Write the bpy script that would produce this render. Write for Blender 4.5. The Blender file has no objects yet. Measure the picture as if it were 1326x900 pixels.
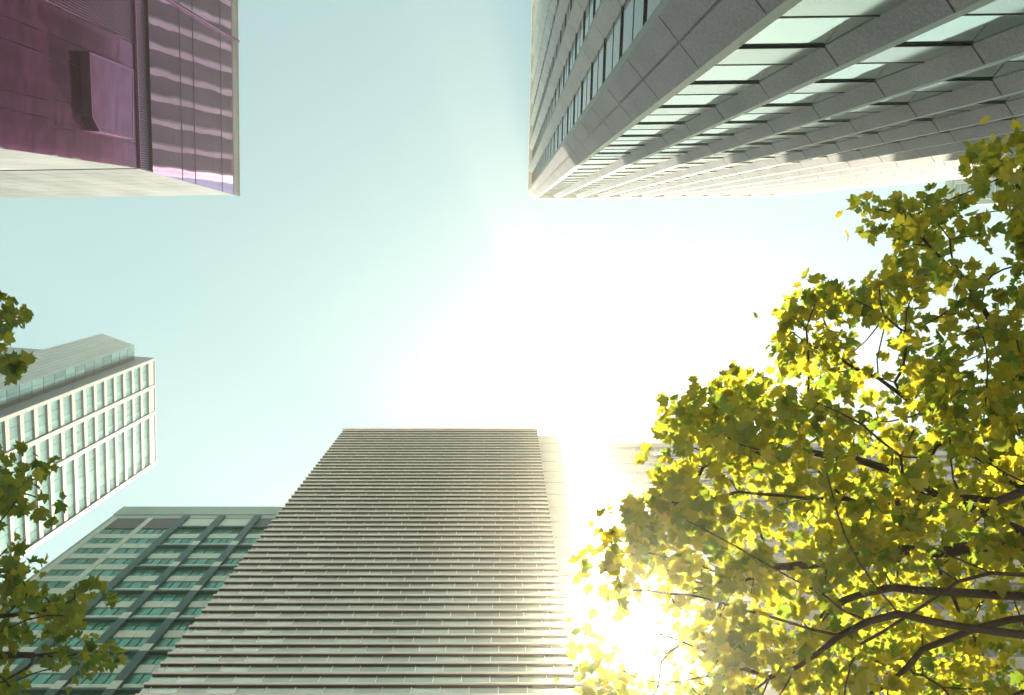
import bpy, math, random
import numpy as np

R = math.radians
sc = bpy.context.scene
col = sc.collection
EYE = 1.6                      # camera height; heights below are measured from the eye

# ------------------------------------------------------------------ camera
FPX, VX, VY = 900.0, 655.0, 287.0          # focal length and zenith of the photograph, in pixels
TH = math.atan(163.0 / FPX)
S_, C_ = math.sin(TH), math.cos(TH)
cam = bpy.data.cameras.new("camera")
cam.sensor_width = 36.0
cam.sensor_fit = 'HORIZONTAL'
cam.lens = FPX / 1326.0 * 36.0
cam.shift_x = 8.0 / 1326.0
cam.clip_start = 0.05
cam.clip_end = 3000
camo = bpy.data.objects.new("camera", cam)
col.objects.link(camo)
camo.location = (0, 0, EYE)
camo.rotation_euler = (R(180) - TH, 0, 0)
sc.camera = camo

TS = 1.3                      # size of the trees
def at(px, py, h):
    """the point on the sight line of a photo pixel, h metres above the eye"""
    u, v = px - VX, py - 450.0
    den = FPX * C_ - v * S_
    return np.array((u / den * h, (FPX * S_ + v * C_) / den * h, h))

def seen(p):
    """pixel of a point (for choosing which repeats show largest)"""
    x, y, z = p
    f = y * S_ + z * C_
    if f <= 0.01: return None
    return VX + FPX * x / f, 450 + FPX * (y * C_ - z * S_) / f

# ------------------------------------------------------------------ sky and sun
SUN = at(822, 826, 1.0)
SUN = SUN / np.linalg.norm(SUN)
elev = math.asin(SUN[2]); rot = math.atan2(SUN[0], SUN[1])
world = bpy.data.worlds.new("World"); sc.world = world
world.use_nodes = True
nt = world.node_tree
bg = nt.nodes['Background']
sky = nt.nodes.new('ShaderNodeTexSky')
sky.sky_type = 'NISHITA'; sky.sun_disc = False
sky.sun_elevation = elev; sky.sun_rotation = rot
sky.air_density = 1.0; sky.dust_density = 0.3; sky.ozone_density = 1.0
tint = nt.nodes.new('ShaderNodeMix'); tint.data_type = 'RGBA'; tint.blend_type = 'MULTIPLY'
tint.inputs[0].default_value = 1.0
tint.inputs[7].default_value = (1.17, 1.085, 0.605, 1)
nt.links.new(sky.outputs[0], tint.inputs[6])
nt.links.new(tint.outputs[2], bg.inputs[0])
bg.inputs[1].default_value = 0.105

sl = bpy.data.lights.new("sun", 'SUN')
sl.energy = 5.0; sl.angle = R(0.5); sl.color = (1.0, 0.88, 0.66)
so = bpy.data.objects.new("sun", sl); col.objects.link(so)
so.location = (30, 100, 160)
from mathutils import Vector
so.rotation_euler = Vector((-SUN[0], -SUN[1], -SUN[2])).to_track_quat('-Z', 'Y').to_euler()

vs = sc.view_settings
vs.view_transform = 'Standard'; vs.look = 'None'; vs.gamma = 1.0; vs.use_curve_mapping = False
vs.exposure = 2.05
HAZE_DENSITY = 0.001
HAZE_G = 0.87

sc.render.engine = 'CYCLES'
cy = sc.cycles
cy.use_denoising = True
cy.max_bounces = 8; cy.volume_bounces = 1; cy.diffuse_bounces = 3; cy.glossy_bounces = 3
cy.transmission_bounces = 6; cy.transparent_max_bounces = 8
cy.sample_clamp_indirect = 6.0

# ------------------------------------------------------------------ materials
def mat(name, base, rough=0.6, metal=0.0, var=0.12, scale=3.0, bump=0.0, bscale=8.0, spec=0.5,
        speck=0.0, stretch=(1, 1, 1), island=0.0, wave=0.0, wscale=0.15):
    m = bpy.data.materials.new(name); m.use_nodes = True
    n, l = m.node_tree.nodes, m.node_tree.links
    b = n['Principled BSDF']
    b.inputs['Roughness'].default_value = rough
    b.inputs['Metallic'].default_value = metal
    b.inputs['Specular IOR Level'].default_value = spec
    tc = n.new('ShaderNodeTexCoord')
    mp = n.new('ShaderNodeMapping'); mp.inputs['Scale'].default_value = stretch
    l.new(tc.outputs['Object'], mp.inputs[0])
    ns = n.new('ShaderNodeTexNoise'); ns.inputs['Scale'].default_value = scale; ns.inputs['Detail'].default_value = 6
    l.new(mp.outputs[0], ns.inputs['Vector'])
    mr = n.new('ShaderNodeMapRange')
    mr.inputs['From Min'].default_value = 0.25; mr.inputs['From Max'].default_value = 0.75
    mr.inputs['To Min'].default_value = 1 - var; mr.inputs['To Max'].default_value = 1 + var
    l.new(ns.outputs[0], mr.inputs[0])
    val = mr.outputs[0]
    if speck:
        n2 = n.new('ShaderNodeTexNoise'); n2.inputs['Scale'].default_value = 10; n2.inputs['Detail'].default_value = 3
        l.new(tc.outputs['Object'], n2.inputs['Vector'])
        m2 = n.new('ShaderNodeMapRange'); m2.inputs['From Min'].default_value = 0.35; m2.inputs['From Max'].default_value = 0.65
        m2.inputs['To Min'].default_value = 1 - speck; m2.inputs['To Max'].default_value = 1 + speck
        l.new(n2.outputs[0], m2.inputs[0])
        mu = n.new('ShaderNodeMath'); mu.operation = 'MULTIPLY'
        l.new(val, mu.inputs[0]); l.new(m2.outputs[0], mu.inputs[1]); val = mu.outputs[0]
    if island:
        g = n.new('ShaderNodeNewGeometry')
        m3 = n.new('ShaderNodeMapRange'); m3.inputs['To Min'].default_value = 1 - island; m3.inputs['To Max'].default_value = 1 + island
        l.new(g.outputs['Random Per Island'], m3.inputs[0])
        mu = n.new('ShaderNodeMath'); mu.operation = 'MULTIPLY'
        l.new(val, mu.inputs[0]); l.new(m3.outputs[0], mu.inputs[1]); val = mu.outputs[0]
    vm = n.new('ShaderNodeVectorMath'); vm.operation = 'SCALE'
    vm.inputs[0].default_value = base
    l.new(val, vm.inputs['Scale'])
    l.new(vm.outputs[0], b.inputs['Base Color'])
    h = None
    if bump:
        nb = n.new('ShaderNodeTexNoise'); nb.inputs['Scale'].default_value = bscale; nb.inputs['Detail'].default_value = 5
        l.new(tc.outputs['Object'], nb.inputs['Vector'])
        bp = n.new('ShaderNodeBump'); bp.inputs['Strength'].default_value = bump; bp.inputs['Distance'].default_value = 0.02
        l.new(nb.outputs[0], bp.inputs['Height']); h = bp.outputs[0]
    if wave:
        nb = n.new('ShaderNodeTexNoise'); nb.inputs['Scale'].default_value = wscale; nb.inputs['Detail'].default_value = 1
        l.new(tc.outputs['Object'], nb.inputs['Vector'])
        bp = n.new('ShaderNodeBump'); bp.inputs['Strength'].default_value = 1.0; bp.inputs['Distance'].default_value = wave
        l.new(nb.outputs[0], bp.inputs['Height'])
        if h is not None: l.new(h, bp.inputs['Normal'])
        h = bp.outputs[0]
    if h is not None: l.new(h, b.inputs['Normal'])
    return m

M = {}
M['granite'] = mat('grey_granite', (0.20, 0.205, 0.245), 0.55, var=0.20, scale=0.25, speck=0.18, bump=0.3, bscale=30, island=0.07)
M['green_metal'] = mat('green_metal', (0.20, 0.27, 0.24), 0.5, 0.1, var=0.08, scale=0.8)
M['dark_bar'] = mat('dark_bar', (0.02, 0.024, 0.024), 0.4, 0.2, var=0.2)
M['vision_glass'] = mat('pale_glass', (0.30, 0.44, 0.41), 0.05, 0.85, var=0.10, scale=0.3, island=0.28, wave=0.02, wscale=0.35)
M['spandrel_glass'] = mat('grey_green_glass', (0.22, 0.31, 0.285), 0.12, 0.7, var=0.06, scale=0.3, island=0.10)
M['darkened_flank_glass'] = mat('darkened_flank_glass', (0.03, 0.045, 0.04), 0.06, 0.0, var=0.05, scale=0.3, island=0.10)  # darker copy of the tower glass: dark reflections put into the colour
M['brightened_stone'] = mat('brightened_stone', (0.46, 0.45, 0.46), 0.5, var=0.15, scale=0.25, speck=0.2, island=0.06)  # lighter copy of the granite: sunlit brightness put into the colour
M['core'] = mat('core_concrete', (0.28, 0.28, 0.28), 0.8, var=0.1)
M['white_stone'] = mat('white_stone', (0.72, 0.70, 0.66), 0.6, var=0.06, scale=0.5, island=0.05)
M['purple_metal'] = mat('purple_metal', (0.185, 0.06, 0.15), 0.14, 0.85, var=0.42, scale=0.7, stretch=(1, 0.5, 1.8), island=0.34, wave=0.004, wscale=0.3)  # stretched tone noise stands in for streaky reflections on the panels
M['purple_glass'] = mat('purple_glass', (0.62, 0.40, 0.66), 0.03, 0.92, var=0.05, scale=0.3, island=0.16, wave=0.012, wscale=0.25)
M['purple_dark'] = mat('purple_dark', (0.07, 0.035, 0.065), 0.4, 0.4, var=0.15)
M['purple_trim'] = mat('purple_trim', (0.20, 0.09, 0.20), 0.3, 0.7, var=0.1)
M['pale_tile'] = mat('pale_tile', (0.155, 0.17, 0.19), 0.5, var=0.30, scale=0.25, stretch=(1, 1, .4), island=0.22)
M['fin'] = mat('fin_metal', (0.80, 0.65, 0.60), 0.4, 0.3, var=0.12, scale=1.0, stretch=(0.3, 1, 1), island=0.08)
M['fin_dark'] = mat('fin_dark', (0.065, 0.054, 0.058), 0.6, var=0.2)
M['band_glass'] = mat('green_band_glass', (0.68, 0.71, 0.63), 0.12, 0.6, var=0.10, scale=0.5, island=0.22)
M['joint'] = mat('joint', (0.06, 0.06, 0.055), 0.6, var=0.1)
M['wing_grey'] = mat('wing_grey', (0.52, 0.46, 0.42), 0.6, var=0.1, scale=0.4)
M['brown_stripe'] = mat('brown_stripe', (0.24, 0.15, 0.11), 0.6, var=0.1)
M['rose_stone'] = mat('rose_stone', (0.30, 0.24, 0.225), 0.6, var=0.1, scale=0.4)
M['rose_glass'] = mat('rose_glass', (0.12, 0.10, 0.11), 0.12, 0.5, var=0.1, scale=0.4)
M['jade_glass'] = mat('jade_glass', (0.10, 0.30, 0.235), 0.15, 0.45, var=0.14, scale=0.5, island=0.30)
M['jade_dark'] = mat('jade_dark', (0.035, 0.085, 0.073), 0.3, 0.3, var=0.12)
M['jade_panel'] = mat('jade_panel', (0.52, 0.60, 0.53), 0.5, var=0.08, scale=0.4, island=0.09)
M['jade_top'] = mat('jade_top', (0.33, 0.40, 0.37), 0.5, var=0.08, scale=0.4)
M['jade_brown'] = mat('louvre_brown', (0.10, 0.085, 0.09), 0.5, var=0.15)
M['pale_frame'] = mat('pale_frame', (0.15, 0.175, 0.20), 0.6, var=0.07, scale=0.3)
M['blue_glass'] = mat('blue_green_glass', (0.22, 0.35, 0.345), 0.12, 0.5, var=0.1, scale=0.3, island=0.32)
M['pent_pale'] = mat('ribbed_metal', (0.45, 0.46, 0.45), 0.35, 0.4, var=0.08, scale=0.3, island=0.06)
M['teal_wall'] = mat('teal_panel', (0.30, 0.42, 0.40), 0.4, 0.2, var=0.08)
M['asphalt'] = mat('asphalt', (0.05, 0.05, 0.052), 0.9, var=0.25, scale=2.0, bump=0.4, bscale=60)
M['paving'] = mat('paving', (0.55, 0.53, 0.50), 0.8, var=0.18, scale=1.2, bump=0.3, bscale=30)
M['kerb'] = mat('kerb_stone', (0.40, 0.39, 0.37), 0.7, var=0.12)
M['paint'] = mat('road_paint', (0.78, 0.78, 0.75), 0.6, var=0.1)
M['bark'] = mat('bark', (0.040, 0.030, 0.024), 0.85, var=0.35, scale=6.0, bump=0.8, bscale=25, stretch=(1, 1, 0.3))

def leaf_mat(name, refl, trans, amt):
    m = bpy.data.materials.new(name); m.use_nodes = True
    n, l = m.node_tree.nodes, m.node_tree.links
    out = n['Material Output']; b = n['Principled BSDF']
    b.inputs['Roughness'].default_value = 0.45
    g = n.new('ShaderNodeNewGeometry')
    def ramp(c):
        r = n.new('ShaderNodeValToRGB')
        e = r.color_ramp.elements
        e[0].color = (c[0] * 0.42, c[1] * 0.66, c[2] * 0.9, 1); e[1].color = (c[0] * 1.5, c[1] * 1.22, c[2], 1)
        l.new(g.outputs['Random Per Island'], r.inputs[0]); return r.outputs[0]
    l.new(ramp(refl), b.inputs['Base Color'])
    t = n.new('ShaderNodeBsdfTranslucent'); l.new(ramp(trans), t.inputs['Color'])
    mx = n.new('ShaderNodeMixShader'); mx.inputs[0].default_value = amt
    l.new(b.outputs[0], mx.inputs[1]); l.new(t.outputs[0], mx.inputs[2]); l.new(mx.outputs[0], out.inputs[0])
    return m
M['leaf'] = leaf_mat('plane_tree_leaf', (0.085, 0.105, 0.020), (0.56, 0.56, 0.04), 0.55)
M['leaf_shade'] = leaf_mat('shaded_tree_leaf', (0.085, 0.115, 0.020), (0.34, 0.40, 0.04), 0.42)  # duller copy of the leaf: the tree's shade put into the colour

# ------------------------------------------------------------------ building blocks
class MB:
    """collects faces in eye-centred metres; build() links them as one mesh object"""
    def __init__(s): s.v, s.f, s.mi = [], [], []
    def poly(s, pts, mi=0):
        k = len(s.v); s.v += [tuple(map(float, p)) for p in pts]; s.f.append(tuple(range(k, k + len(pts)))); s.mi.append(mi)
    def prism(s, F, pl, h0, h1, mi=0, cap=True):
        k = len(s.v); n = len(pl)
        s.v += [F(a, d, h0) for a, d in pl] + [F(a, d, h1) for a, d in pl]
        for i in range(n):
            j = (i + 1) % n
            s.f.append((k + i, k + j, k + n + j, k + n + i)); s.mi.append(mi)
        if cap:
            s.f.append(tuple(k + i for i in range(n))); s.mi.append(mi)
            s.f.append(tuple(k + n + i for i in range(n))); s.mi.append(mi)
    def box(s, F, a0, a1, d0, d1, h0, h1, mi=0):
        s.prism(F, [(a0, d0), (a1, d0), (a1, d1), (a0, d1)], h0, h1, mi)
    def build(s, name, mats, parent=None, o=None, smooth=False):
        if not isinstance(mats, (list, tuple)): mats = [mats]
        o = ORG if o is None else o
        me = bpy.data.meshes.new(name)
        me.from_pydata([(x * SCL - o[0], y * SCL - o[1], z * SCL + EYE - o[2]) for x, y, z in s.v], [], s.f)
        for m in mats: me.materials.append(m)
        if len(mats) > 1: me.polygons.foreach_set('material_index', s.mi)
        if smooth: me.polygons.foreach_set('use_smooth', [True] * len(me.polygons))
        import bmesh
        bm = bmesh.new(); bm.from_mesh(me); bmesh.ops.recalc_face_normals(bm, faces=bm.faces); bm.to_mesh(me); bm.free()
        me.update()
        ob = bpy.data.objects.new(name, me); col.objects.link(ob)
        if parent is not None: ob.parent = parent
        return ob

ORG = (0, 0, 0)
SCL = 1.0                      # metres per modelling unit (the towers are drawn in storeys of 4.2 and stand half as large again)
def thing(name, label, cat, loc, group=None):
    global ORG
    loc = (loc[0] * SCL, loc[1] * SCL, 0)
    e = bpy.data.objects.new(name, None); col.objects.link(e)
    e.location = loc; e['label'] = label; e['category'] = cat
    e.empty_display_size = 1.0
    if group: e['group'] = group
    ORG = loc
    return e
def struct(o, kind='structure'):
    o['kind'] = kind; return o
def face_map(o, da, dd):
    ox, oy = o
    def F(a, d, h): return (ox + a * da[0] + d * dd[0], oy + a * da[1] + d * dd[1], h)
    return F
def unit(x, y):
    l = math.hypot(x, y); return (x / l, y / l)

def repeats(name, items, mats, root, sub=None):
    """items: (centre, size, builder); the 100 that show largest become parts, the rest one stuff part"""
    def score(it):
        c, size, _ = it; p = seen(c); d2 = sum(q * q for q in c)
        s = size / d2
        if p is None or not (-30 < p[0] < 1356 and -30 < p[1] < 930): s *= 1e-3
        return -s
    items = sorted(items, key=score)
    for c, size, bld in items[:100]:
        m = MB(); bld(m); m.build(name, mats, root)
    if len(items) > 100:
        m = MB()
        for c, size, bld in items[100:]: bld(m)
        o = m.build(name, mats, root); o['kind'] = 'stuff'

G0 = -EYE
# ------------------------------------------------------------------ ground, road, pavement
FW = face_map((0, 0), (1, 0), (0, 1))
ORG = (0, 0, 0)
g = MB(); g.poly([(-1500, -1500, G0 - 0.16), (1500, -1500, G0 - 0.16), (1500, 1500, G0 - 0.16), (-1500, 1500, G0 - 0.16)])
struct(g.build('ground', M['paving']))
g = MB(); g.poly([(-400, 8.0, G0 - 0.15), (400, 8.0, G0 - 0.15), (400, 21.0, G0 - 0.15), (-400, 21.0, G0 - 0.15)])
struct(g.build('road', M['asphalt']))
g = MB(); g.box(FW, -400, 400, -60, 7.75, G0 - 0.3, G0); struct(g.build('pavement', M['paving']))
g = MB(); g.box(FW, -400, 400, 7.75, 8.0, G0 - 0.3, G0 - 0.006); g.box(FW, -400, 400, 21.0, 21.25, G0 - 0.3, G0 - 0.006); struct(g.build('kerb', M['kerb']))
g = MB(); g.box(FW, -400, 400, 21.25, 120, G0 - 0.3, G0 - 0.003); struct(g.build('pavement', M['paving']))
g = MB()
for i in range(-40, 40): g.poly([(i * 6.0, 14.42, G0 - 0.146), (i * 6.0 + 3, 14.42, G0 - 0.146), (i * 6.0 + 3, 14.58, G0 - 0.146), (i * 6.0, 14.58, G0 - 0.146)])
struct(g.build('road_marking', M['paint']))

SCL = 1.5
# ------------------------------------------------------------------ white columned tower (upper right)
def columned_tower():
    H, ST = 110.0, 4.22
    O = (3.45, -3.45)
    FB = face_map(O, unit(1, -0.0126), (0, -1))          # long face, towards the street
    FL = face_map(O, unit(0.0156, -1), (1, 0))           # flank beside the camera
    root = thing('office_tower', 'pale stone tower with angular columns and chamfered corner, sunlit above a straight shadow line',
                 'tower', (O[0] + 15, O[1] - 15, 0))
    W, L, D = 39.2, 55.0, 0.47
    P = 3.36
    b = MB()

    lo = [FB(0.9, D + .08, 0)[:2], FB(W - .1, D + .08, 0)[:2], (FB(W - .1, 0, 0)[0], -58), (FL(L, 0, 0)[0] + D + .08, -58), FL(0.9, D + .08, 0)[:2]]
    FI = lambda a, d, h: (a, d, h)
    b.prism(FI, lo, G0, H - .6)
    b.build('wall', M['core'], root)
    # parapet ring above the recesses
    r = MB()
    ring = [FB(1.02, -0.04, 0)[:2], FB(W, -0.04, 0)[:2], (FB(W, 0, 0)[0], -58.2), (FL(L, 0, 0)[0], -58.2), FL(1.17, -0.04, 0)[:2]]
    r.prism(FI, ring, H - 0.55, H + 0.9)
    r.build('parapet', M['white_stone'], root)
    phase = 18.7 - ST * 5
    def column(F, sec, core, k):
        m = MB()
        m.prism(F, core, G0, H - .56)
        h = phase - ST + 2.4 - ST
        while h < H - .56:
            a, bb = max(h + .03, G0), min(h + ST - .03, H - .555)
            if bb - a > .1: m.prism(F, sec, a, bb)
            h += ST
        m.build('column', M['brightened_stone'] if F is FL else M['granite'], root)
    def facets(F, k):
        if F is FL:
            column(F, [(k - .30, .54), (k - .30, .45), (k + .30, 0), (k + .34, 0), (k + .34, .54)], [(k - .24, .53), (k - .24, .49), (k + .30, .07), (k + .335, .04), (k + .335, .53)], k)
            s = MB(); s.box(F, k + .345, k + .62, .02, .535, G0, H - .56); s.build('jamb', M['green_metal'], root); return
        column(F, [(k - .04, .54), (k - .04, .45), (k + .32, 0), (k + .34, 0), (k + .34, .54)], [(k + .02, .53), (k + .02, .48), (k + .32, .06), (k + .335, .04), (k + .335, .53)], k)
        s = MB(); s.box(F, k + .345, k + .62, .02, .535, G0, H - .56); s.build('jamb', M['green_metal'], root)
    # chamfered corner column in two leaves
    pl, pb = FL(1.15, 0, 0)[:2], FB(1.0, 0, 0)[:2]
    mid = ((pl[0] + pb[0]) / 2, (pl[1] + pb[1]) / 2)
    dx, dy = unit(pb[0] - pl[0], pb[1] - pl[1])
    inn = (0.7071, -0.7071)
    def off(p, t, q): return (p[0] + dx * t + inn[0] * q, p[1] + dy * t + inn[1] * q)
    FI2 = lambda a, d, h: (a, d, h)
    m = MB()
    core = [off(pl, .03, .06), off(pb, -.03, .06), FB(1.0, .74, 0)[:2], FL(1.15, .74, 0)[:2]]
    m.prism(FI2, core, G0, H - .56)
    h = phase - 2 * ST + 2.4
    while h < H - .56:
        a, bb = max(h + .03, G0), min(h + ST - .03, H - .555)
        if bb - a > .1:
            m.prism(FI2, [pl, off(mid, -.03, 0), off(mid, -.03, .3), FL(1.15, .5, 0)[:2]], a, bb)
            m.prism(FI2, [off(mid, .03, 0), pb, FB(1.0, .5, 0)[:2], off(mid, .03, .3)], a, bb)
        h += ST
    m.build('corner_column', M['granite'], root)
    wins, spans, winl, spanl = [], [], [], []
    for F, a0, n, tag in ((FB, 1.0, 11, 'b'), (FL, 1.15, 15, 'l')):
        s = MB(); s.box(F, a0 + .01, a0 + .30, .02, .535, G0, H - .56); s.build('jamb', M['green_metal'], root)
        k0 = a0 + 2.88
        for i in range(n):
            k = k0 + P * i
            x0 = (a0 + .30) if i == 0 else (k - P + .62)
            x1 = k
            if not (F is FB and i == n - 1 and False):
                if not (F is FB and k + .7 > W): facets(F, k)
            h = phase - ST
            while h < H - 1:
                if h > G0 - 3:
                    def bw(m, F=F, x0=x0, x1=x1, h=h):
                        b0, b1 = max(h, G0), min(h + 2.38, H - .57)
                        if b1 <= b0: return
                        m.poly([F(x0, D, b0), F(x1, D, b0), F(x1, D, b1), F(x0, D, b1)], 0)
                        m.box(F, x0, x1, D - .035, D - .002, b0, b0 + .05, 1)
                    def bs(m, F=F, x0=x0, x1=x1, h=h):
                        b0, b1 = max(h + 2.385, G0), min(h + ST - .005, H - .57)
                        if b1 <= b0: return
                        m.poly([F(x0, D - .02, b0), F(x1, D - .02, b0), F(x1, D - .02, b1), F(x0, D - .02, b1)], 0)
                        m.box(F, x0, x1, D - .055, D - .022, b0, b0 + .05, 1)
                    c = F((x0 + x1) / 2, D, h + 1.2)
                    (wins if F is FB else winl).append((c, 5.0, bw)); (spans if F is FB else spanl).append((F((x0 + x1) / 2, D, h + 3.2), 3.4, bs))
                h += ST
    repeats('window', wins, [M['vision_glass'], M['dark_bar']], root)
    repeats('flank_window', winl, [M['darkened_flank_glass'], M['dark_bar']], root)
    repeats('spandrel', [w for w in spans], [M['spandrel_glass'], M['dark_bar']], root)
    repeats('flank_spandrel', spanl, [M['darkened_flank_glass'], M['dark_bar']], root)
    # plain pier that ends the long face, split by a long recess with a dark back
    m = MB()
    e0 = 1.0 + 2.88 + P * 10 + .72
    m.prism(FB, [(e0, 0), (W - .9, 0), (W - .9, .74), (e0, .74)], G0, H - .56)
    m.prism(FB, [(W - .55, 0), (W, 0), (W, 3), (W - .55, 3)], G0, H - .56)
    m.box(FB, W - .9, W - .55, 0.0, .74, 56, H - .56)
    m.build('end_pier', M['white_stone'], root)
    m = MB(); m.box(FB, W - .895, W - .555, .45, .74, G0, 55.98); m.build('shaded_slot', M['dark_bar'], root)  # dark strip standing for the shadow on the pier, set back in the recess
columned_tower()

# ------------------------------------------------------------------ purple tower (upper left)
def purple_tower():
    J, T = 60.0, 75.0
    O = (-30.9, -4.4)
    df = unit(math.sin(R(3.4)), -math.cos(R(3.4))); de = unit(-1, 0.015)
    root = thing('glass_tower', 'purple tower of metal panels and mirror glass that flares outwards, with a boxed panel', 'tower', (-50, -25, 0))
    F = face_map(O, df, (-df[1] * -1 * 1.0 if False else -math.cos(R(3.4)), -math.sin(R(3.4))))   # d runs into the building
    E = face_map(O, de, (0, -1))
    far, back = 46.0, 44.0
    FI = lambda a, d, h: (a, d, h)
    p0 = F(0, .12, 0)[:2]; p1 = F(far, .12, 0)[:2]
    m = MB(); m.prism(FI, [E(.12, .12, 0)[:2], p1, (p1[0] - back, p1[1]), E(back, .12, 0)[:2]], G0, J - .01)
    m.build('wall', M['purple_dark'], root)
    # cladding panels on the face
    rng = random.Random(4)
    rows = [(-14.3, -12.3), (-12.27, -10.5), (-10.47, -8.2), (-8.17, -6.4), (-6.37, -4.42)]
    hs = [G0, 6, 12, 18, 24, 30, 36.4, 43.2, 48.8, 51.2, 57.9, 60.3]
    items = []
    for i in range(len(hs) - 1):
        for j, (y0, y1) in enumerate(rows):
            a0, a1 = -4.4 - y1, -4.4 - y0
            sh = 0.5 * (i % 2) if i < 7 else (0.35 if i == 8 else 0)
            b0, b1 = a0, a1
            if j > 0: b0 = a0 - sh
            if j < 4: b1 = a1 - (sh if j < 4 else 0)
            if j == 0 and False: pass
            if j == 4: b0 = a0; 
            def bp(m, b0=b0, b1=b1, h0=hs[i] + .02, h1=hs[i + 1] - .02, e=rng.uniform(0, .02)):
                m.box(F, b0, b1, .005 + e, .11, h0, h1)
            # rows run from the far end (j=0) to the corner (j=4)
            items.append((F((b0 + b1) / 2, 0, (hs[i] + hs[i + 1]) / 2), (b1 - b0) * (hs[i + 1] - hs[i]), bp))
    # keep neighbouring panels from overlapping: rebuild edges row by row
    items = []
    for i in range(len(hs) - 1):
        sh = 0.45 if (i % 2) else 0.0
        edges = [0.0, 1.97 + sh, 3.8 - sh * .5, 6.1 + sh, 7.9, 9.9]
        for j in range(5):
            def bp(m, b0=edges[j] + .03, b1=edges[j + 1] - .03, h0=hs[i] + .035, h1=hs[i + 1] - .035, e=rng.uniform(0, .02)):
                tl = (h1 - h0) * .035
                A = [F(b0, .06 + e, h0), F(b1, .06 + e, h0), F(b1, .06 + e - tl, h1), F(b0, .06 + e - tl, h1)]
                B = [F(b0, .115, h0), F(b1, .115, h0), F(b1, .115, h1), F(b0, .115, h1)]
                m.poly(A[::-1]); m.poly(B)
                for q in range(4): m.poly([A[q], A[(q + 1) % 4], B[(q + 1) % 4], B[q]])
            items.append((F((edges[j] + edges[j + 1]) / 2, 0, (hs[i] + hs[i + 1]) / 2), 10, bp))
    repeats('cladding_panel', items, M['purple_metal'], root)
    # louvred screen beyond the panels and up the joint with the glass
    m = MB(); a = 9.95
    while a < 24:
        m.box(F, a, a + .07, -.06, .08, 30, J + .19); a += .19
    for hh in (36, 43.2, 50, 57): m.box(F, 9.95, far - .1, -.08, -.062, hh, hh + .1)
    m.build('louvre_screen', M['purple_trim'], root)
    m = MB(); a = .02
    while a < 24:
        m.box(F, a, a + .07, -.16, .1, J + .32, J + 1.78); a += .19
    m.box(F, 0.0, far, -.2, .12, J + .2, J + .31)
    m.box(F, 0.0, far, .14, .3, J + .2, J + 1.8, 1)
    m.build('louvre_band', [M['purple_trim'], M['purple_dark']], root)
    # boxed panel with a cut corner
    m = MB()
    def pb(a, h, d): return F(a, d, h)
    prof = [(7.6, 52.6), (7.6, 58.6), (2.2, 58.2), (2.2, 53.5), (3.1, 52.6)]
    k = len(m.v)
    m.poly([pb(a, h, -.7) for a, h in prof])
    for i in range(5):
        (a, h), (a2, h2) = prof[i], prof[(i + 1) % 5]
        m.poly([pb(a, h, -.7), pb(a2, h2, -.7), pb(a2, h2, 0), pb(a, h, 0)], 1)
    box = m.build('boxed_panel', [M['purple_metal'], M['purple_dark']], root)
    m = MB()
    cx = sum(a for a, h in prof) / 5; ch = sum(h for a, h in prof) / 5
    ins = [(a + (cx - a) * .035, h + (ch - h) * .035) for a, h in prof]
    for i in range(5):
        j = (i + 1) % 5
        m.poly([pb(*prof[i], -.72), pb(*prof[j], -.72), pb(*ins[j], -.72), pb(*ins[i], -.72)])
        m.poly([pb(*ins[i], -.72), pb(*ins[j], -.72), pb(*ins[j], -.703), pb(*ins[i], -.703)])
        m.poly([pb(*prof[i], -.72), pb(*prof[j], -.72), pb(*prof[j], -.69), pb(*prof[i], -.69)])
    m.build('rim', M['purple_trim'], box)
    # flared glass storeys
    slope_f = 2.7 / 15.0; slope_e = 1.6 / 15.0
    def U(a, h, d=0.0):                    # flared face, a from the corner, d outward offset
        t = h - J
        base = F(a, -(slope_f * t + d), h)
        k = max(0.0, 1 - a / far)
        return (base[0], base[1] + slope_e * t * k, h)
    hs2 = [61.9, 65.9, 67.8, 72.1, 74.1]
    glass = []
    na = 22
    for i in range(len(hs2) - 1):
        for j in range(na):
            a0, a1 = far * j / na, far * (j + 1) / na
            def bg_(m, a0=a0, a1=a1, h0=hs2[i], h1=hs2[i + 1]):
                q = 5
                for s in range(q):
                    t0, t1 = a0 + (a1 - a0) * s / q, a0 + (a1 - a0) * (s + 1) / q
                    m.poly([U(t0, h0 + .03), U(t1, h0 + .03), U(t1, h1 - .03), U(t0, h1 - .03)])
            glass.append((U((a0 + a1) / 2, (hs2[i] + hs2[i + 1]) / 2), 8, bg_))
    repeats('glass_pane', glass, M['purple_glass'], root)
    m = MB()
    def ubar(a0, a1, h0, h1, d0, d1):
        q = 8
        for s in range(q):
            t0, t1 = a0 + (a1 - a0) * s / q, a0 + (a1 - a0) * (s + 1) / q
            A = [U(t0, h0, d0), U(t1, h0, d0), U(t1, h1, d0), U(t0, h1, d0)]
            B = [U(t0, h0, d1), U(t1, h0, d1), U(t1, h1, d1), U(t0, h1, d1)]
            m.poly(A[::-1]); m.poly(B); m.poly([A[0], A[1], B[1], B[0]]); m.poly([A[3], A[2], B[2], B[3]])
    for h in hs2[1:4]: ubar(0, far, h - .025, h + .025, -.02, .03)
    m.build('mullion', M['purple_dark'], root)
    m = MB(); ubar(0.02, far, 74.12, 75.0, -.05, .06); ubar(0.02, far, 75.0, 75.12, -.05, .12); m.build('parapet', M['brightened_stone'], root)
    m = MB()
    a = 14.8
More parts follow.
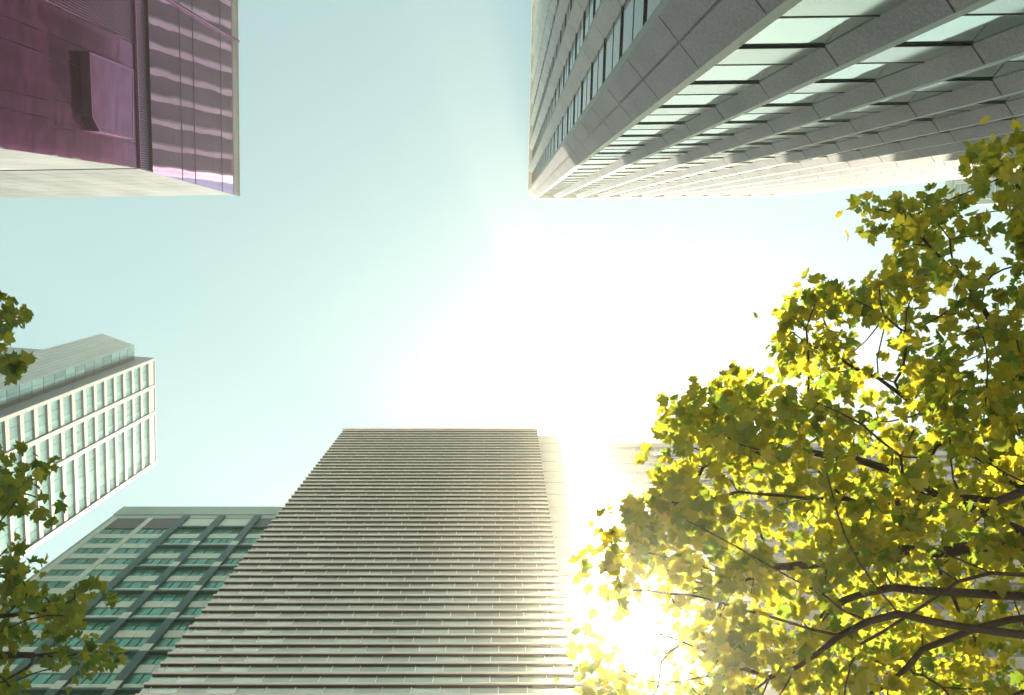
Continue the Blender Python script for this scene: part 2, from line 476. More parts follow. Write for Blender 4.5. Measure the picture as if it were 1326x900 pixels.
    for d0, d1, w in ((.1, .28, .09),):
        m.poly([U(a, 61.9, d1), U(a + w * 2, 61.9, d1), U(a + w * 2, 75, d1), U(a, 75, d1)])
        m.poly([U(a, 61.9, d0), U(a, 61.9, d1), U(a, 75, d1), U(a, 75, d0)])
        m.poly([U(a + w * 2, 61.9, d0), U(a + w * 2, 61.9, d1), U(a + w * 2, 75, d1), U(a + w * 2, 75, d0)])
    m.build('rail', M['purple_trim'], root)
    # flared body behind the glass
    m = MB()
    q0, q1 = U(0, J + .0, -.3), U(0, T, -.3)
    r0, r1 = U(far, J, -.3), U(far, T, -.3)
    e0, e1 = (q0[0] - back, q0[1] - .0, J), (q0[0] - back, q1[1], T)
    m.poly([(q0[0], q0[1] - .3, J), (q1[0], q1[1] - .3, T), r1, r0])
    m.poly([(q1[0], q1[1] - .3, T), (e1[0], e1[1] - .3, T), (r1[0] - back, r1[1], T), r1])
    m.poly([(q0[0], q0[1] - .3, J), (e0[0], e0[1] - .3, J), (r0[0] - back, r0[1], J), r0])
    m.build('upper_body', M['purple_dark'], root)
    # pale end wall: tiles below the joint upright, above it flaring towards the street
    c0, c1 = U(0, J + .0, 0), U(0, T + .1, 0)
    tiles = []
    def EW(b, h):
        if h <= J: return E(b, 0, h)
        t = (h - J)
        x = O[0] + slope_f * t
        return (x - b, O[1] + de[1] * b + slope_e * t, h)
    for (ha, hb, nrow) in ((30.0, J - .03, 12), (J + .03, T + .1, 8), (G0, 29.97, 8)):
        for i in range(nrow):
            h0 = ha + (hb - ha) * i / nrow; h1 = ha + (hb - ha) * (i + 1) / nrow
            for j in range(14):
                b0, b1 = back * j / 14, back * (j + 1) / 14
                def bt(m, b0=b0 + .03, b1=b1 - .03, h0=h0 + .03, h1=h1 - .03, mi=0):
                    P4 = [EW(b0, h0), EW(b1, h0), EW(b1, h1), EW(b0, h1)]
                    Q4 = [(x, y - .1, z) for x, y, z in P4]
                    m.poly(P4[::-1])
                    for s in range(4): m.poly([P4[s], P4[(s + 1) % 4], Q4[(s + 1) % 4], Q4[s]])
                tiles.append((EW((b0 + b1) / 2, (h0 + h1) / 2), (b1 - b0) * (h1 - h0), bt))
    repeats('wall_tile', tiles, M['pale_tile'], root)
    m = MB(); m.poly([(x, y - .11, z) for x, y, z in (EW(0.05, J), EW(back, J), EW(back, T), EW(0.05, T))]); m.build('backing_wall', M['joint'], root)
    m = MB(); m.box(E, .0, back, -.06, .05, J - .12, J + .12); m.build('shade_line', M['purple_dark'], root)  # dark strip standing for the shade line below the flared storeys
purple_tower()

# ------------------------------------------------------------------ finned block (bottom centre)
def finned_block():
    H, Y, X0, X1 = 95.0, 29.2, -23.2, 4.5
    root = thing('finned_office_block', 'tall office block striped with close horizontal sunshade fins over green glass bands', 'office block', ((X0 + X1) / 2, Y + 12, 0))
    F = face_map((X0, Y), (1, 0), (0, 1)); W = X1 - X0
    m = MB(); m.box(F, .3, W - .02, .35, 24, G0, H - .1); m.build('wall', M['fin_dark'], root)
    rng = random.Random(11)
    sp = 1.075; n = 0
    h = H - .28
    PW = W / 15
    while h > 27:
        m = MB()
        m.box(F, 0, W, -.09, -.03, h, h + .20, 0)          # lip
        m.box(F, .02, W - .02, -.028, .34, h + .05, h + .13, 1)   # shelf, the shade under the fin put into its dark colour
        m.build('sunshade_fin', [M['fin'], M['fin_dark']], root)
        h2 = h - sp
        m = MB()
        off = (n % 2) * PW * .3
        k = -1
        while k < 16:
            a0, a1 = max(.05, PW * k + off + .02), min(W - .05, PW * (k + 1) + off - .02)
            k += 1
            if a1 - a0 < .1: continue
            dark = rng.random() < .003
            m.box(F, a0, a1, (.09 if not dark else .20), .33, h2 + .14, h - .12 + (0), 1 if dark else 0)
            m.box(F, a1, a1 + .04, .05, .33, h2 + .14, h - .06, 2)
        m.build('glass_band', [M['band_glass'], M['fin_dark'], M['fin']], root)
        h -= sp; n += 1
    m = MB(); 
    m.box(F, 0, W, .05, .34, G0, h + sp - .2); m.build('base_wall', M['band_glass'], root)
    m = MB(); m.box(F, 0, W, -.24, 24.1, H + .02, H + .35); m.build('roof', M['fin'], root)
    # recessed grey wing to the right and a tapering blade wall
    m = MB(); m.box(F, W + .02, W + 3.55, .7, 20, G0, H - .3); w = m.build('side_wing', M['wing_grey'], root)
    hh = 30.0
    while hh < H - 2:
        m = MB(); m.box(F, W + .06, W + 3.5, .68, .71, hh, hh + .12); hh += 3.6
        m.build('ribbon_window', M['rose_glass'], w)
    m = MB()
    bx = 8.1
    top = 100.4
    for (a, b_) in ((0, 1),):
        l0, l1 = (bx, 29.9), (bx, 40.0)
        wd = lambda hq: .10 + (top - hq) * .0085
        lo, hi = G0, top
        A = [(bx, 29.9, lo), (bx + wd(lo), 29.9, lo), (bx + wd(hi), 29.9, hi), (bx, 29.9, hi)]
        B = [(x, 40.0, z) for x, y, z in A]
        m.poly(A[::-1]); m.poly(B)
        for s in range(4): m.poly([A[s], A[(s + 1) % 4], B[(s + 1) % 4], B[s]])
    bl = m.build('blade_wall', M['rose_stone'], root)
    hh = 20
    while hh < top - 4:
        m = MB(); wv = .10 + (top - hh) * .0085
        m.poly([(bx + .06, 29.894, hh), (bx + wv - .05, 29.894, hh), (bx + wv - .06, 29.894, hh + 1.2), (bx + .06, 29.894, hh + 1.2)]); hh += 2.4
        m.build('stripe', M['brown_stripe'], bl)
finned_block()

# ------------------------------------------------------------------ striped block behind the tree (right)
def striped_block():
    H, Y, X0, X1 = 103.0, 33.7, 12.8, 80.0
    root = thing('striped_office_block', 'hazy rose-grey office block with ribbon windows, half hidden behind the large tree', 'office block', ((X0 + X1) / 2, Y + 10, 0))
    F = face_map((X0, Y), (1, 0), (0, 1)); W = X1 - X0
    m = MB(); m.prism(F, [(0, .25), (W, .25), (W, 20), (10.5, 20)], G0, H); m.build('wall', M['rose_stone'], root)
    h = H - 2.2; 
    m = MB(); m.box(F, -.02, W + .02, -.05, .24, H - 1.9, H + .02); m.build('parapet', M['rose_stone'], root)
    while h > 6:
        m = MB(); m.box(F, .02, W, .12, .245, h - 1.55, h, 0)
        k = 0
        while k * 1.6 < W - .1:
            m.box(F, k * 1.6 + .02, k * 1.6 + .08, .08, .118, h - 1.55, h, 1); k += 1
        m.build('ribbon_window', [M['rose_glass'], M['rose_stone']], root)
        m = MB(); m.box(F, -.01, W, -.02, .24, h - 3.3, h - 1.56); m.build('spandrel', M['rose_stone'], root)
        h -= 3.32
striped_block()

# ------------------------------------------------------------------ green gridded block (bottom left)
def jade_block():
    H, Y = 114.0, 48.9
    X0 = at(160, 657, H)[0]; X1 = -37.3
    root = thing('gridded_office_block', 'green glass office block with pale spandrels and dark vertical channels, lower left', 'office block', ((X0 + X1) / 2, Y + 12, 0))
    F = face_map((X0, Y), (1, 0), (0, 1)); W = X1 - X0
    m = MB(); m.box(F, 0, W, .4, 24, G0, H); m.build('wall', M['jade_top'], root)
    m = MB(); m.box(F, -.05, W, -.1, .39, H - 3.2, H + .1); m.build('parapet', M['jade_top'], root)
    PW = 6.0
    FLH = 3.32
    chan = [1, 2, 3, 4]                # channel positions
    x = 1.4
    bays = []
    while x < W:
        bays.append((x, min(x + PW - (.9 if len(bays) < 1 else 1.2), W))); x += PW
    bays = [(0.3, 1.3)] + bays if False else bays
    rng = random.Random(3)
    top = H - 5.0
    # top storey of brown louvres or pale panels, then the channels
    for i, (a0, a1) in enumerate(bays):
        m = MB(); m.box(F, a0, a1, .1, .38, H - 8.2, H - 4.6)
        hh = H - 8.1
        m.build('plant_room_louvre' if i < 2 or i == 4 else 'top_panel', M['jade_brown'] if i < 2 or i == 4 else M['jade_panel'], root)
        if i >= 2:
            m = MB(); m.box(F, a0 - 1.18, a0 - .02, -.32, .38, G0, H - 4.0 if i > 1 else H - 5); m.build('channel', M['jade_dark'] if i < 6 else M['jade_dark'], root)
        else:
            m = MB(); m.box(F, a0 - .88, a0 - .02, .0, .38, G0, H - 4.2); m.build('pilaster', M['jade_panel'], root)
    m = MB(); m.box(F, 0, .5, .0, .38, G0, H - 4.2); m.build('pilaster', M['jade_top'], root)
    m = MB(); m.box(F, 0, W, .02, .38, H - 4.55, H - 3.25); m.build('cornice', M['jade_top'], root)
    wins, pans, ledg = [], [], []
    f = 0
    h = H - 8.4
    while h > 3:
        for i, (a0, a1) in enumerate(bays):
            def bwin(m, a0=a0, a1=a1, h=h, q=rng.choice((3, 3, 4))):
                for s in range(q):
                    t0 = a0 + (a1 - a0) * s / q; t1 = a0 + (a1 - a0) * (s + 1) / q
                    m.box(F, t0 + .03, t1 - .03, .22 , .38, h - 1.85, h, 0)
                    m.box(F, t1 - .03, t1 + .03, .12, .36, h - 1.85, h, 1)
            def bpan(m, a0=a0, a1=a1, h=h):
                mid = (a0 + a1) / 2
                m.box(F, a0, mid - .02, .10, .38, h - FLH + .02, h - 1.87)
                m.box(F, mid + .02, a1, .10, .38, h - FLH + .02, h - 1.87)
            c = F((a0 + a1) / 2, 0, h - 1)
            wins.append((c, 10, bwin)); pans.append((c, 9, bpan))
            if f % 2 == 0 and i in (2, 3, 4):
                pass
            if f % 2 == 0 and i in (2, 3, 4):
                def bl(m, a0=a0, a1=a1, h=h): m.box(F, a0 - .02, a1 + .02, -.30, .2, h - .02, h + .34)
                ledg.append((c, 3, bl))
        h -= FLH; f += 1
    repeats('window', wins, [M['jade_glass'], M['jade_dark']], root)
    repeats('spandrel_panel', pans, M['jade_panel'], root)
    repeats('ledge', ledg, M['jade_dark'], root)
    # pale caps on the channels every second storey
    caps = []
    h = H - 8.4 - FLH; f = 0
    while h > 20:
        for i, (a0, a1) in enumerate(bays):
            if i >= 3:
                def bc(m, a0=a0, h=h): m.box(F, a0 - 1.16, a0 - .04, -.34, -.325, h - FLH + .05, h - 1.9)
                caps.append((F(a0, 0, h), 1.5, bc))
        h -= FLH * 2
    repeats('channel_cap', caps, M['jade_panel'], root)
SCL = 1.5 * .632
jade_block()
SCL = 1.5

# ------------------------------------------------------------------ pale slab tower with a ribbed plant tower (left edge)
def pale_tower():
    H = 100.0
    A = at(199.4, 464, H)[:2]; B = at(201.4, 602, H)[:2]
    root = thing('slab_tower', 'pale gridded slab tower beside a ribbed plant tower, at the left edge behind the leaves', 'tower', (A[0] - 15, (A[1] + B[1]) / 2, 0))
    Wd = math.hypot(B[0] - A[0], B[1] - A[1])
    da = unit(B[0] - A[0], B[1] - A[1]); dd = (-da[1], da[0])
    if dd[0] > 0: dd = (-dd[0], -dd[1])
    F = face_map(A, da, dd)
    m = MB(); m.box(F, .02, Wd - .02, .45, 40, G0, H - .2); m.build('wall', M['pale_frame'], root)
    cols = [(0.0, .45), (3.95, 4.5), (8.0, 8.55), (Wd - .6, Wd)]
    for a0, a1 in cols:
        m = MB(); m.box(F, a0, a1, -.05, .44, G0, H); m.build('pier', M['pale_frame'], root)
    m = MB(); m.box(F, .45, Wd - .6, .0, .44, H - 1.6, H); m.build('parapet', M['pale_frame'], root)
    wins, bands = [], []
    h = H - 1.6; FH = 2.25; i = 0
    while h > 4:
        for j in range(3):
            a0, a1 = cols[j][1], cols[j + 1][0]
            def bw(m, a0=a0, a1=a1, h=h):
                q = 3 if a1 - a0 < 6 else 5
                for s in range(q):
                    t0 = a0 + (a1 - a0) * s / q; t1 = a0 + (a1 - a0) * (s + 1) / q
                    m.box(F, t0 + .02, t1 - .02, .2, .44, h - 1.62, h)
            def bb(m, a0=a0, a1=a1, h=h): m.box(F, a0, a1, .03, .44, h - FH, h - 1.63)
            c = F((a0 + a1) / 2, 0, h - 1)
            wins.append((c, (a1 - a0) * 2, bw)); bands.append((c, (a1 - a0), bb))
        h -= FH; i += 1
    repeats('window', wins, M['blue_glass'], root)
    repeats('spandrel', bands, M['pale_frame'], root)
    m = MB(); m.box(F, 0, Wd, -.06, 40, H + .02, H + .3); m.build('roof', M['pale_frame'], root)
    # plant tower
    HK = 98.36
    K = at(175.7, 447.4, HK)[:2]; K2 = at(175.7, 472, HK)[:2]; KB = at(131.5, 431.5, HK)[:2]
    FK = face_map(K, unit(K2[0] - K[0], K2[1] - K[1]), (-1, 0)); wk = math.hypot(K2[0] - K[0], K2[1] - K[1])
    FI = lambda a, d, h: (a, d, h)
    far = (KB[0] - 0, KB[1] + 8)
    m = MB(); m.prism(FI, [(K[0] - .2, K[1] + .2), (K2[0] - .2, K2[1]), (far[0], K2[1]), (KB[0], KB[1] + .2)], G0, HK - .05)
    pt = m.build('plant_tower', M['pent_pale'], root)
    FN = face_map(K, unit(KB[0] - K[0], KB[1] - K[1]), (0.0, 1)); wn = math.hypot(KB[0] - K[0], KB[1] - K[1])
    m = MB(); nr = 9
    for i in range(nr):
        m.box(FN, wn * i / nr + .04, wn * (i + 1) / nr - .04, 0, .19, G0, HK)
    m.build('ribbed_cladding', M['pent_pale'], pt)
    m = MB(); h = HK - .3
    while h > 20:
        m.box(FK, .05, wk * .28, 0, .18, h - 1.9, h, 0); m.box(FK, wk * .30, wk * .54, 0, .18, h - 1.9, h, 0)
        m.box(FK, wk * .56, wk * .74, 0.04, .18, h - 1.9, h, 1); h -= 2.0
    m.build('glazing', [M['blue_glass'], M['dark_bar']], pt)
    m = MB()
    for s in (.78, .86, .94): m.box(FK, wk * s, wk * (s + .045), -.15, .19, G0, HK - .5)
    m.build('service_pipe', M['purple_trim'], pt)
pale_tower()

# ------------------------------------------------------------------ teal block glimpsed beyond the columned tower
def teal_block():
    H = 100.0
    A = at(1222, 266, H)[:2]
    root = thing('teal_office_block', 'teal panelled block with white framed windows, peeping out beside the pale tower above the tree', 'office block', (A[0] + 8, A[1] - 10, 0))
    F = face_map(A, (0, -1), (1, 0))
    m = MB(); m.box(F, 0, 26, .2, 18, G0, H); m.build('wall', M['teal_wall'], root)
    wins = []
    h = H - 2.0
    m = MB(); m.box(F, -.05, 26, -.08, .19, H - 1.6, H + .1); m.build('parapet', M['teal_wall'], root)
    while h > 20:
        for j in range(10):
            a0 = .7 + j * 2.5
            def bw(m, a0=a0, h=h):
                m.box(F, a0, a0 + 2.1, .12, .19, h - 2.6, h, 0)
                m.box(F, a0 - .14, a0, -.02, .19, h - 2.6, h, 1); m.box(F, a0 + 2.1, a0 + 2.24, -.02, .19, h - 2.6, h, 1)
                m.box(F, a0 - .14, a0 + 2.24, -.03, .188, h, h + .16, 1); m.box(F, a0, a0 + 2.1, .02, .118, h - 1.34, h - 1.24, 1)
            wins.append((F(a0 + 1, 0, h - 1.3), 5, bw))
        h -= 3.4
    repeats('window', wins, [M['blue_glass'], M['white_stone']], root)
teal_block()

SCL = 1.0
# ------------------------------------------------------------------ trees
def att(px, py, h): return at(px, py, h * TS)
def inside(p, poly):
    x, y = p; c = False; n = len(poly)
    for i in range(n):
        x1, y1 = poly[i]; x2, y2 = poly[i - 1]
        if (y1 > y) != (y2 > y) and x < (x2 - x1) * (y - y1) / (y2 - y1) + x1: c = not c
    return c

LOBES = [(0, 0), (.16, -.06), (.42, .02), (.56, .22), (.36, .30), (.62, .46), (.50, .56), (.66, .80), (.40, .72), (.26, .74), (.20, .96), (.0, 1.22)]
def leaf_faces(rng, c, out, size, V, Fc, up=0.75):
    n = np.array((rng.gauss(0, .5), rng.gauss(0, .5), 1.0)) + out * .25
    n /= np.linalg.norm(n)
    t = np.cross(n, np.array((rng.gauss(0, 1), rng.gauss(0, 1), rng.gauss(0, .3)))); t /= np.linalg.norm(t)
    t = t + out * .5; t -= n * np.dot(n, t); t /= np.linalg.norm(t)
    s = np.cross(n, t)
    fold, droop = rng.uniform(.05, .6), rng.uniform(-.1, .7)
    asp = rng.uniform(.85, 1.1)
    k = len(V)
    pts = []
    for x, y in LOBES: pts.append((x * asp, y, 1))
    def P(x, y): 
        jit = rng.uniform(.95, 1.05)
        return c + size * (s * x * jit + t * (y - .1) + n * (abs(x) * fold - droop * (y * y) * .5 - abs(x) ** 2 * droop * .6))
    mid = [P(0, 0), P(0, .45), P(0, .8), P(0, 1.22)]
    V += mid
    for sg in (1, -1):
        q = len(V)
        V += [P(sg * x * asp, y) for x, y in LOBES[1:-1]]     # 10 outline points each side
        # indices: base mid[0]=k, k+1, k+2, tip k+3
        Fc += [(k, q, q + 1), (k, q + 1, k + 1), (q + 1, q + 2, q + 3), (q + 1, q + 3, k + 1), (q + 3, q + 4, q + 5), (q + 3, q + 5, k + 1),
               (q + 5, q + 6, q + 7), (k + 1, q + 5, q + 7), (k + 1, q + 7, k + 2), (q + 7, q + 8, k + 2), (q + 8, q + 9, k + 2), (q + 9, k + 3, k + 2)]

def tree(name, label, base, trunk_top, limbs, targets, seed, leaf_size, per, spread, leaf_m, trunk_r, hole=None, step=.12):
    rng = random.Random(seed); nr = np.random.RandomState(seed)
    Q = TS / 0.75
    base = (base[0] * Q, base[1] * Q); trunk_top = tuple(q * Q for q in trunk_top)
    limbs = [[tuple(q * Q for q in lb[0])] + list(lb[1:]) for lb in limbs]
    leaf_size *= Q; spread *= Q; trunk_r *= Q; step *= Q
    root = thing(name, label, 'tree', (base[0], base[1], 0))
    nodes = []; par = []
    def add(p, q): nodes.append(np.array(p, float)); par.append(q); return len(nodes) - 1
    cur = add((base[0], base[1], G0 - .1), -1)
    b = np.array((base[0], base[1], G0 - .1)); tt = np.array(trunk_top)
    nst = 14
    trunk_ids = [cur]
    for i in range(1, nst + 1):
        f = i / nst
        p = b + (tt - b) * f + np.array((math.sin(f * 5) * .06, math.cos(f * 4) * .05, 0))
        cur = add(p, cur); trunk_ids.append(cur)
    def nearest(p):
        A = np.array(nodes); return int(np.argmin(((A - p) ** 2).sum(1)))
    for lb in limbs:                                        # main limbs as bent polylines
        p0 = np.array(lb[0]); cur = min(trunk_ids, key=lambda i: abs(nodes[i][2] - p0[2])) if lb[0][2] < trunk_top[2] + .01 else nearest(p0)
        pts = [nodes[cur]] + [np.array(q) for q in lb[1:]]
        for i in range(len(pts) - 1):
            L = np.linalg.norm(pts[i + 1] - pts[i]); n = max(2, int(L / step))
            side = nr.normal(0, 1, 3); side *= .055 * L
            for j in range(1, n + 1):
                f = j / n
                cur = add(pts[i] + (pts[i + 1] - pts[i]) * f + side * math.sin(f * math.pi) + nr.normal(0, .012, 3), cur)
    # grow twigs to every target
    T = np.array(targets); alive = np.ones(len(T), bool)
    for it in range(90):
        A = np.array(nodes)
        idx = np.where(alive)[0]
        if len(idx) == 0: break
        d = ((T[idx][:, None, :] - A[None]) ** 2).sum(2)
        nn = d.argmin(1); dm = np.sqrt(d.min(1))
        alive[idx[dm < step * 1.1]] = False
        pull = {}
        for k, i in enumerate(idx):
            if dm[k] >= step * 1.1:
                v = T[i] - A[nn[k]]; pull.setdefault(int(nn[k]), []).append(v / np.linalg.norm(v))
        if not pull: break
        for i, vsx in pull.items():
            v = np.mean(vsx, 0) + nr.normal(0, .22, 3)
            if np.linalg.norm(v) < .15: v = vsx[0]
            add(nodes[i] + v / np.linalg.norm(v) * step, i)
    N = len(nodes); A = np.array(nodes)
    ch = [[] for _ in range(N)]
    for i, p in enumerate(par):
        if p >= 0: ch[p].append(i)
    for _ in range(4):
        B = A.copy()
        for i in range(1, N):
            if len(ch[i]) >= 1: B[i] = A[i] * .5 + A[par[i]] * .25 + A[ch[i]].mean(0) * .25
        A = B
    r = np.zeros(N)
    for i in range(N - 1, -1, -1):
        if not ch[i]: r[i] = .0034 * Q
        else: r[i] = (sum(r[c] ** 2.35 for c in ch[i])) ** (1 / 2.35) + .00008
    k = trunk_r / r[0]
    r = np.where(r > .012, r * (1 + (k - 1) * np.clip((r - .012) / (r[0] - .012), 0, 1)), r)
    # tubes, one chain at a time
    V, Fc = [], []
    done = set()
    def tube(chain):
        ns = 8 if r[chain[0]] > .05 else (6 if r[chain[0]] > .015 else 4)
        base_i = len(V); prev = None
        for q, i in enumerate(chain):
            a = A[chain[max(q - 1, 0)]]; b2 = A[chain[min(q + 1, len(chain) - 1)]]
            t = b2 - a; t /= max(1e-6, np.linalg.norm(t))
            if prev is None:
                u = np.cross(t, (0.3, .2, 1.0)); 
            else: u = prev - t * np.dot(prev, t)
            u /= max(1e-6, np.linalg.norm(u)); prev = u; w = np.cross(t, u)
            rr = r[chain[1]] if (q == 0 and len(chain) > 1 and i != 0) else r[i]
            for s in range(ns):
                an = 2 * math.pi * s / ns; V.append(A[i] + (u * math.cos(an) + w * math.sin(an)) * rr)
        for q in range(len(chain) - 1):
            for s in range(ns):
                s2 = (s + 1) % ns
                Fc.append((base_i + q * ns + s, base_i + q * ns + s2, base_i + (q + 1) * ns + s2, base_i + (q + 1) * ns + s))
        Fc.append(tuple(base_i + (len(chain) - 1) * ns + s for s in range(ns)))
    stack = [(None, 0)]
    while stack:
        p, i = stack.pop()
        chain = ([p] if p is not None else []) + [i]
        while ch[i]:
            c = sorted(ch[i], key=lambda q: -r[q])
            for o in c[1:]: stack.append((i, o))
            i = c[0]; chain.append(i)
        if len(chain) > 1: tube(chain)
    m = MB(); m.v = [tuple(v) for v in V]; m.f = Fc; m.mi = [0] * len(Fc)
    m.build('trunk', M['bark'], root, smooth=True)
    # leaves in loose sprays round the twig ends
    V, Fc = [], []
    ctr = T.mean(0)
    for p in T:
        n = int(per * rng.uniform(.5, 1.4))
        spr = spread * (.8 if p[1] / p[2] < .3 else 1.0)
        for _ in range(n):
            o = np.array((rng.gauss(0, 1), rng.gauss(0, 1), rng.gauss(0, .7))) * spr
            o[2] = abs(o[2]) * .9 - .02
            c = p + o
            if hole is not None:
                px = seen(c)
                if px:                                   # the crown is thin where the low sun breaks through
                    q = math.hypot(px[0] - hole[0], px[1] - hole[1])
                    if q < hole[2] or rng.random() > (q - hole[2]) / 110 + .15: continue
            on = o / max(1e-6, np.linalg.norm(o))
            leaf_faces(rng, c, on, leaf_size * rng.choice((.55, .7, .85, 1.0, 1.0, 1.15)), V, Fc)
    m = MB(); m.v = [tuple(v) for v in V]; m.f = Fc; m.mi = [0] * len(Fc)
    o_ = m
    me = bpy.data.meshes.new('crown')
    me.from_pydata([(x - ORG[0], y - ORG[1], z + EYE) for x, y, z in m.v], [], m.f)
    me.materials.append(leaf_m)
    ob = bpy.data.objects.new('crown', me); col.objects.link(ob); ob.parent = root
    return root

rngT = random.Random(21)
OUT = [(1520, 120), (1400, 150), (1326, 188), (1290, 196), (1262, 214), (1240, 240), (1226, 262), (1232, 290), (1200, 268), (1180, 262), (1125, 268), (1122, 288), (1165, 300), (1145, 318), (1165, 350), (1140, 375), (1128, 410),
       (1145, 445), (1110, 425), (1108, 380), (1088, 372), (1060, 382), (1012, 385), (1015, 408), (1040, 425), (1002, 446), (1006, 468), (1025, 490), (992, 512), (968, 488), (948, 492), (945, 515), (905, 522), (862, 540),
       (860, 572), (884, 592), (862, 604), (872, 650), (840, 662), (806, 692), (792, 722), (768, 742), (782, 800), (760, 835), (752, 920), (780, 1020), (1520, 1020)]
RING = [(22 * math.cos(i * math.pi / 4), 22 * math.sin(i * math.pi / 4)) for i in range(8)]
RING2 = [(11 * math.cos(i * math.pi / 4), 11 * math.sin(i * math.pi / 4)) for i in range(8)]
def crown_targets(n, outline, box, hfun, gaps=()):
    out = []
    while len(out) < n:
        x, y = rngT.uniform(box[0], box[2]), rngT.uniform(box[1], box[3])
        if sum(inside((x + dx, y + dy), outline) for dx, dy in (RING if y > 480 else RING2)) < (7 if outline is OUT else 6): continue
        if any(math.hypot(x - gx, y - gy) < gr for gx, gy, gr in gaps): continue
        out.append(att(x, y, hfun(x, y)))
    return out
gapsR = [(1252, 248, 27), (1285, 262, 26), (1285, 330, 28), (1258, 305, 20), (1130, 330, 20), (1205, 395, 10), (1190, 360, 12), (1250, 330, 26), (1300, 310, 20), (1245, 290, 16), (1180, 330, 10), (1230, 470, 10), (1090, 480, 8), (1170, 440, 8), (895, 575, 14), (915, 545, 8), (1180, 790, 12), (1310, 420, 10)]
def hR(x, y):
    return rngT.uniform(3.3, 5.6) if y > 520 else rngT.uniform(4.2, 6.0)
TR = crown_targets(760, OUT, (740, 120, 1520, 1020), hR, gapsR)
for sx, sy in ((1128, 278), (1150, 286), (1178, 278), (1205, 282), (1232, 262), (1240, 280), (1270, 212), (1290, 205), (1305, 198), (1136, 396), (1150, 408), (1160, 375), (1150, 365), (1175, 350), (1100, 385), (1088, 392),
               (1065, 390), (1040, 392), (1022, 402), (1015, 450), (1030, 458), (1005, 505), (955, 498), (965, 512), (950, 520), (905, 530), (915, 540), (870, 545), (880, 560), (870, 610), (880, 630), (870, 655),
               (835, 672), (850, 680), (812, 695), (805, 720), (778, 742), (790, 760), (795, 800), (772, 838), (765, 870), (770, 900)):
    for _ in range(2): TR.append(att(sx + rngT.gauss(0, 6), sy + rngT.gauss(0, 6), hR(sx, sy)))
tree('plane_tree', 'large broad-leaved tree with dark spreading limbs, backlit yellow-green, filling the right side', (4.6, 2.2), (4.2, 2.0, 3.0),
     [[(4.35, 2.03, 1.50), att(1400, 700, 3.3), att(1290, 700, 3.7), att(1190, 712, 4.0), att(1090, 716, 4.2), att(1010, 740, 4.5)],
      [(4.35, 2.03, 1.05), att(1420, 770, 3.0), att(1300, 764, 3.4), att(1170, 772, 3.6), att(1110, 758, 3.9), att(1060, 800, 4.2)],
      [(4.35, 2.03, 0.90), att(1400, 780, 2.9), att(1300, 800, 3.2), att(1200, 838, 3.5), att(1125, 885, 3.8)],
      [(4.28, 2.03, 1.95), att(1390, 660, 3.6), att(1300, 628, 4.0), att(1245, 585, 4.4), att(1180, 530, 4.8), att(1120, 490, 5.0)],
      [(4.20, 1.95, 2.55), att(1400, 560, 4.2), att(1320, 470, 4.8), att(1290, 410, 5.0), att(1225, 330, 5.3), att(1165, 280, 5.5)],
      [(4.20, 1.95, 3.00), att(1400, 400, 4.8), att(1340, 290, 5.2), att(1300, 220, 5.4)],
      [(4.28, 2.03, 1.72), att(1350, 690, 3.6), att(1230, 650, 4.0), att(1090, 600, 4.4), att(1000, 590, 4.8), att(920, 590, 5.0)],
      [(4.35, 2.03, 0.75), att(1410, 815, 2.7), att(1290, 830, 2.95), att(1200, 800, 3.1), att(1120, 810, 3.3), att(1050, 850, 3.5)],
      [(4.35, 2.03, 0.98), att(1400, 735, 3.0), att(1270, 742, 3.2), att(1190, 780, 3.35), att(1140, 830, 3.5), att(1090, 850, 3.6)],
      [(4.35, 2.03, 1.28), att(1380, 620, 3.2), att(1270, 660, 3.5), att(1180, 640, 3.7), att(1120, 660, 3.9), att(1040, 640, 4.1)],
      [(4.35, 2.03, 0.60), att(1430, 860, 2.8), att(1320, 880, 3.1), att(1240, 930, 3.3)]],
     TR, 5, .054, 15, .064, M['leaf'], .11, hole=(822, 826, 30))

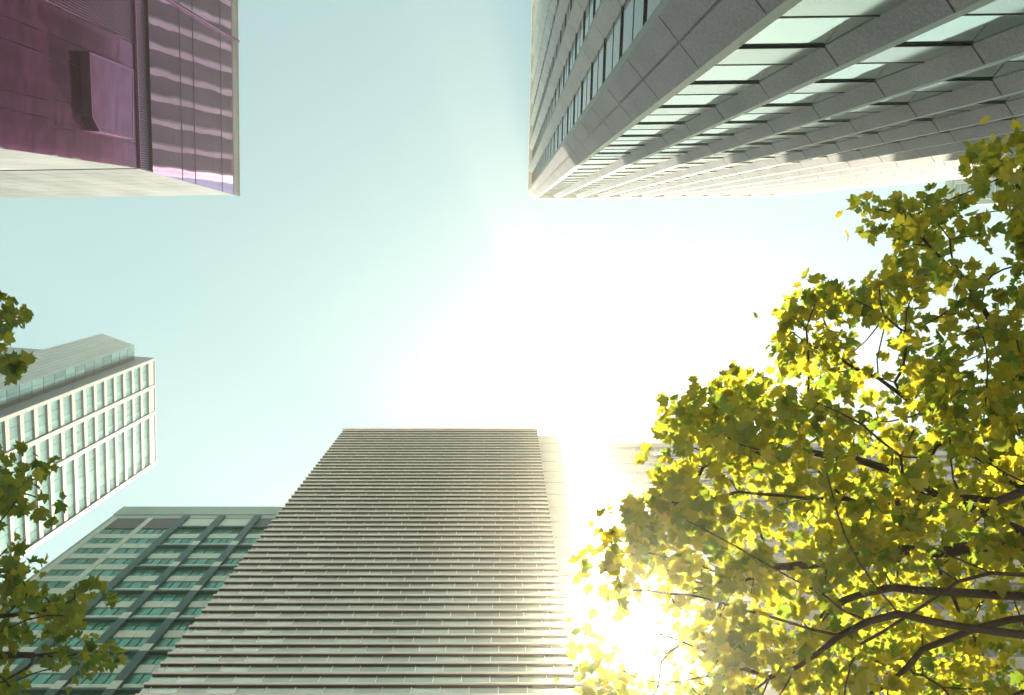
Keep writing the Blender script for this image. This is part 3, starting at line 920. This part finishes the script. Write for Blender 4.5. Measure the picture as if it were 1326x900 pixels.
OL = [[(-120, 375), (20, 385), (46, 405), (42, 420), (-5, 440), (-120, 440)], [(-120, 462), (40, 468), (38, 480), (15, 495), (-120, 498)],
      [(-120, 555), (30, 566), (40, 590), (66, 608), (58, 625), (30, 625), (52, 650), (45, 668), (-120, 680)],
      [(-120, 690), (40, 690), (58, 705), (50, 745), (78, 765), (110, 750), (138, 757), (125, 778), (95, 800), (100, 825), (150, 838), (160, 850), (140, 872), (95, 880), (60, 875), (30, 920), (-120, 960)]]
TL = []
for o, n in zip(OL, (6, 4, 28, 100)):
    ys = [p[1] for p in o]
    TL += crown_targets(n, o, (-120, min(ys), 165, max(ys)), lambda x, y: rngT.uniform(3.6, 4.9))
for sx, sy in ((20, 410), (8, 395), (34, 412), (4, 425), (14, 482), (30, 474), (4, 470), (50, 608), (40, 622), (57, 600), (45, 655), (20, 650), (120, 765), (134, 762), (108, 775), (95, 790), (148, 845), (135, 856), (118, 848), (90, 865)):
    TL.append(att(sx, sy, rngT.uniform(3.9, 4.7)))
tree('street_tree', 'broad-leaved tree whose leafy branch tips reach in over the lower left edge', (-3.75, 1.8), (-3.5, 1.7, 2.7),
     [[(-3.60, 1.72, 1.50), att(-160, 780, 3.5), att(-60, 800, 3.9), att(30, 810, 4.2), att(110, 770, 4.5)],
      [(-3.60, 1.72, 1.80), att(-160, 850, 3.6), att(-20, 840, 3.9), att(60, 845, 4.2), att(125, 855, 4.4)],
      [(-3.53, 1.72, 2.25), att(-160, 640, 4.0), att(-40, 620, 4.3), att(30, 605, 4.6)],
      [(-3.53, 1.72, 2.70), att(-180, 470, 4.4), att(-60, 430, 4.6), att(20, 415, 4.9)]],
     TL, 9, .050, 8, .045, M['leaf_shade'], .09)

# ------------------------------------------------------------------ air
ORG = (0, 0, 0)
m = MB(); m.box(FW, -1550, 1550, -1550, 1550, G0 - 1.2, 175)
hz = m.build('haze', [], None); hz['kind'] = 'stuff'
hm = bpy.data.materials.new('haze_air'); hm.use_nodes = True
hn, hl = hm.node_tree.nodes, hm.node_tree.links
hn.remove(hn['Principled BSDF'])
pv = hn.new('ShaderNodeVolumePrincipled')
pv.inputs['Color'].default_value = (1.0, 0.95, 0.86, 1)
pv.inputs['Density'].default_value = HAZE_DENSITY
pv.inputs['Anisotropy'].default_value = HAZE_G
hl.new(pv.outputs[0], hn['Material Output'].inputs['Volume'])
hz.data.materials.append(hm)
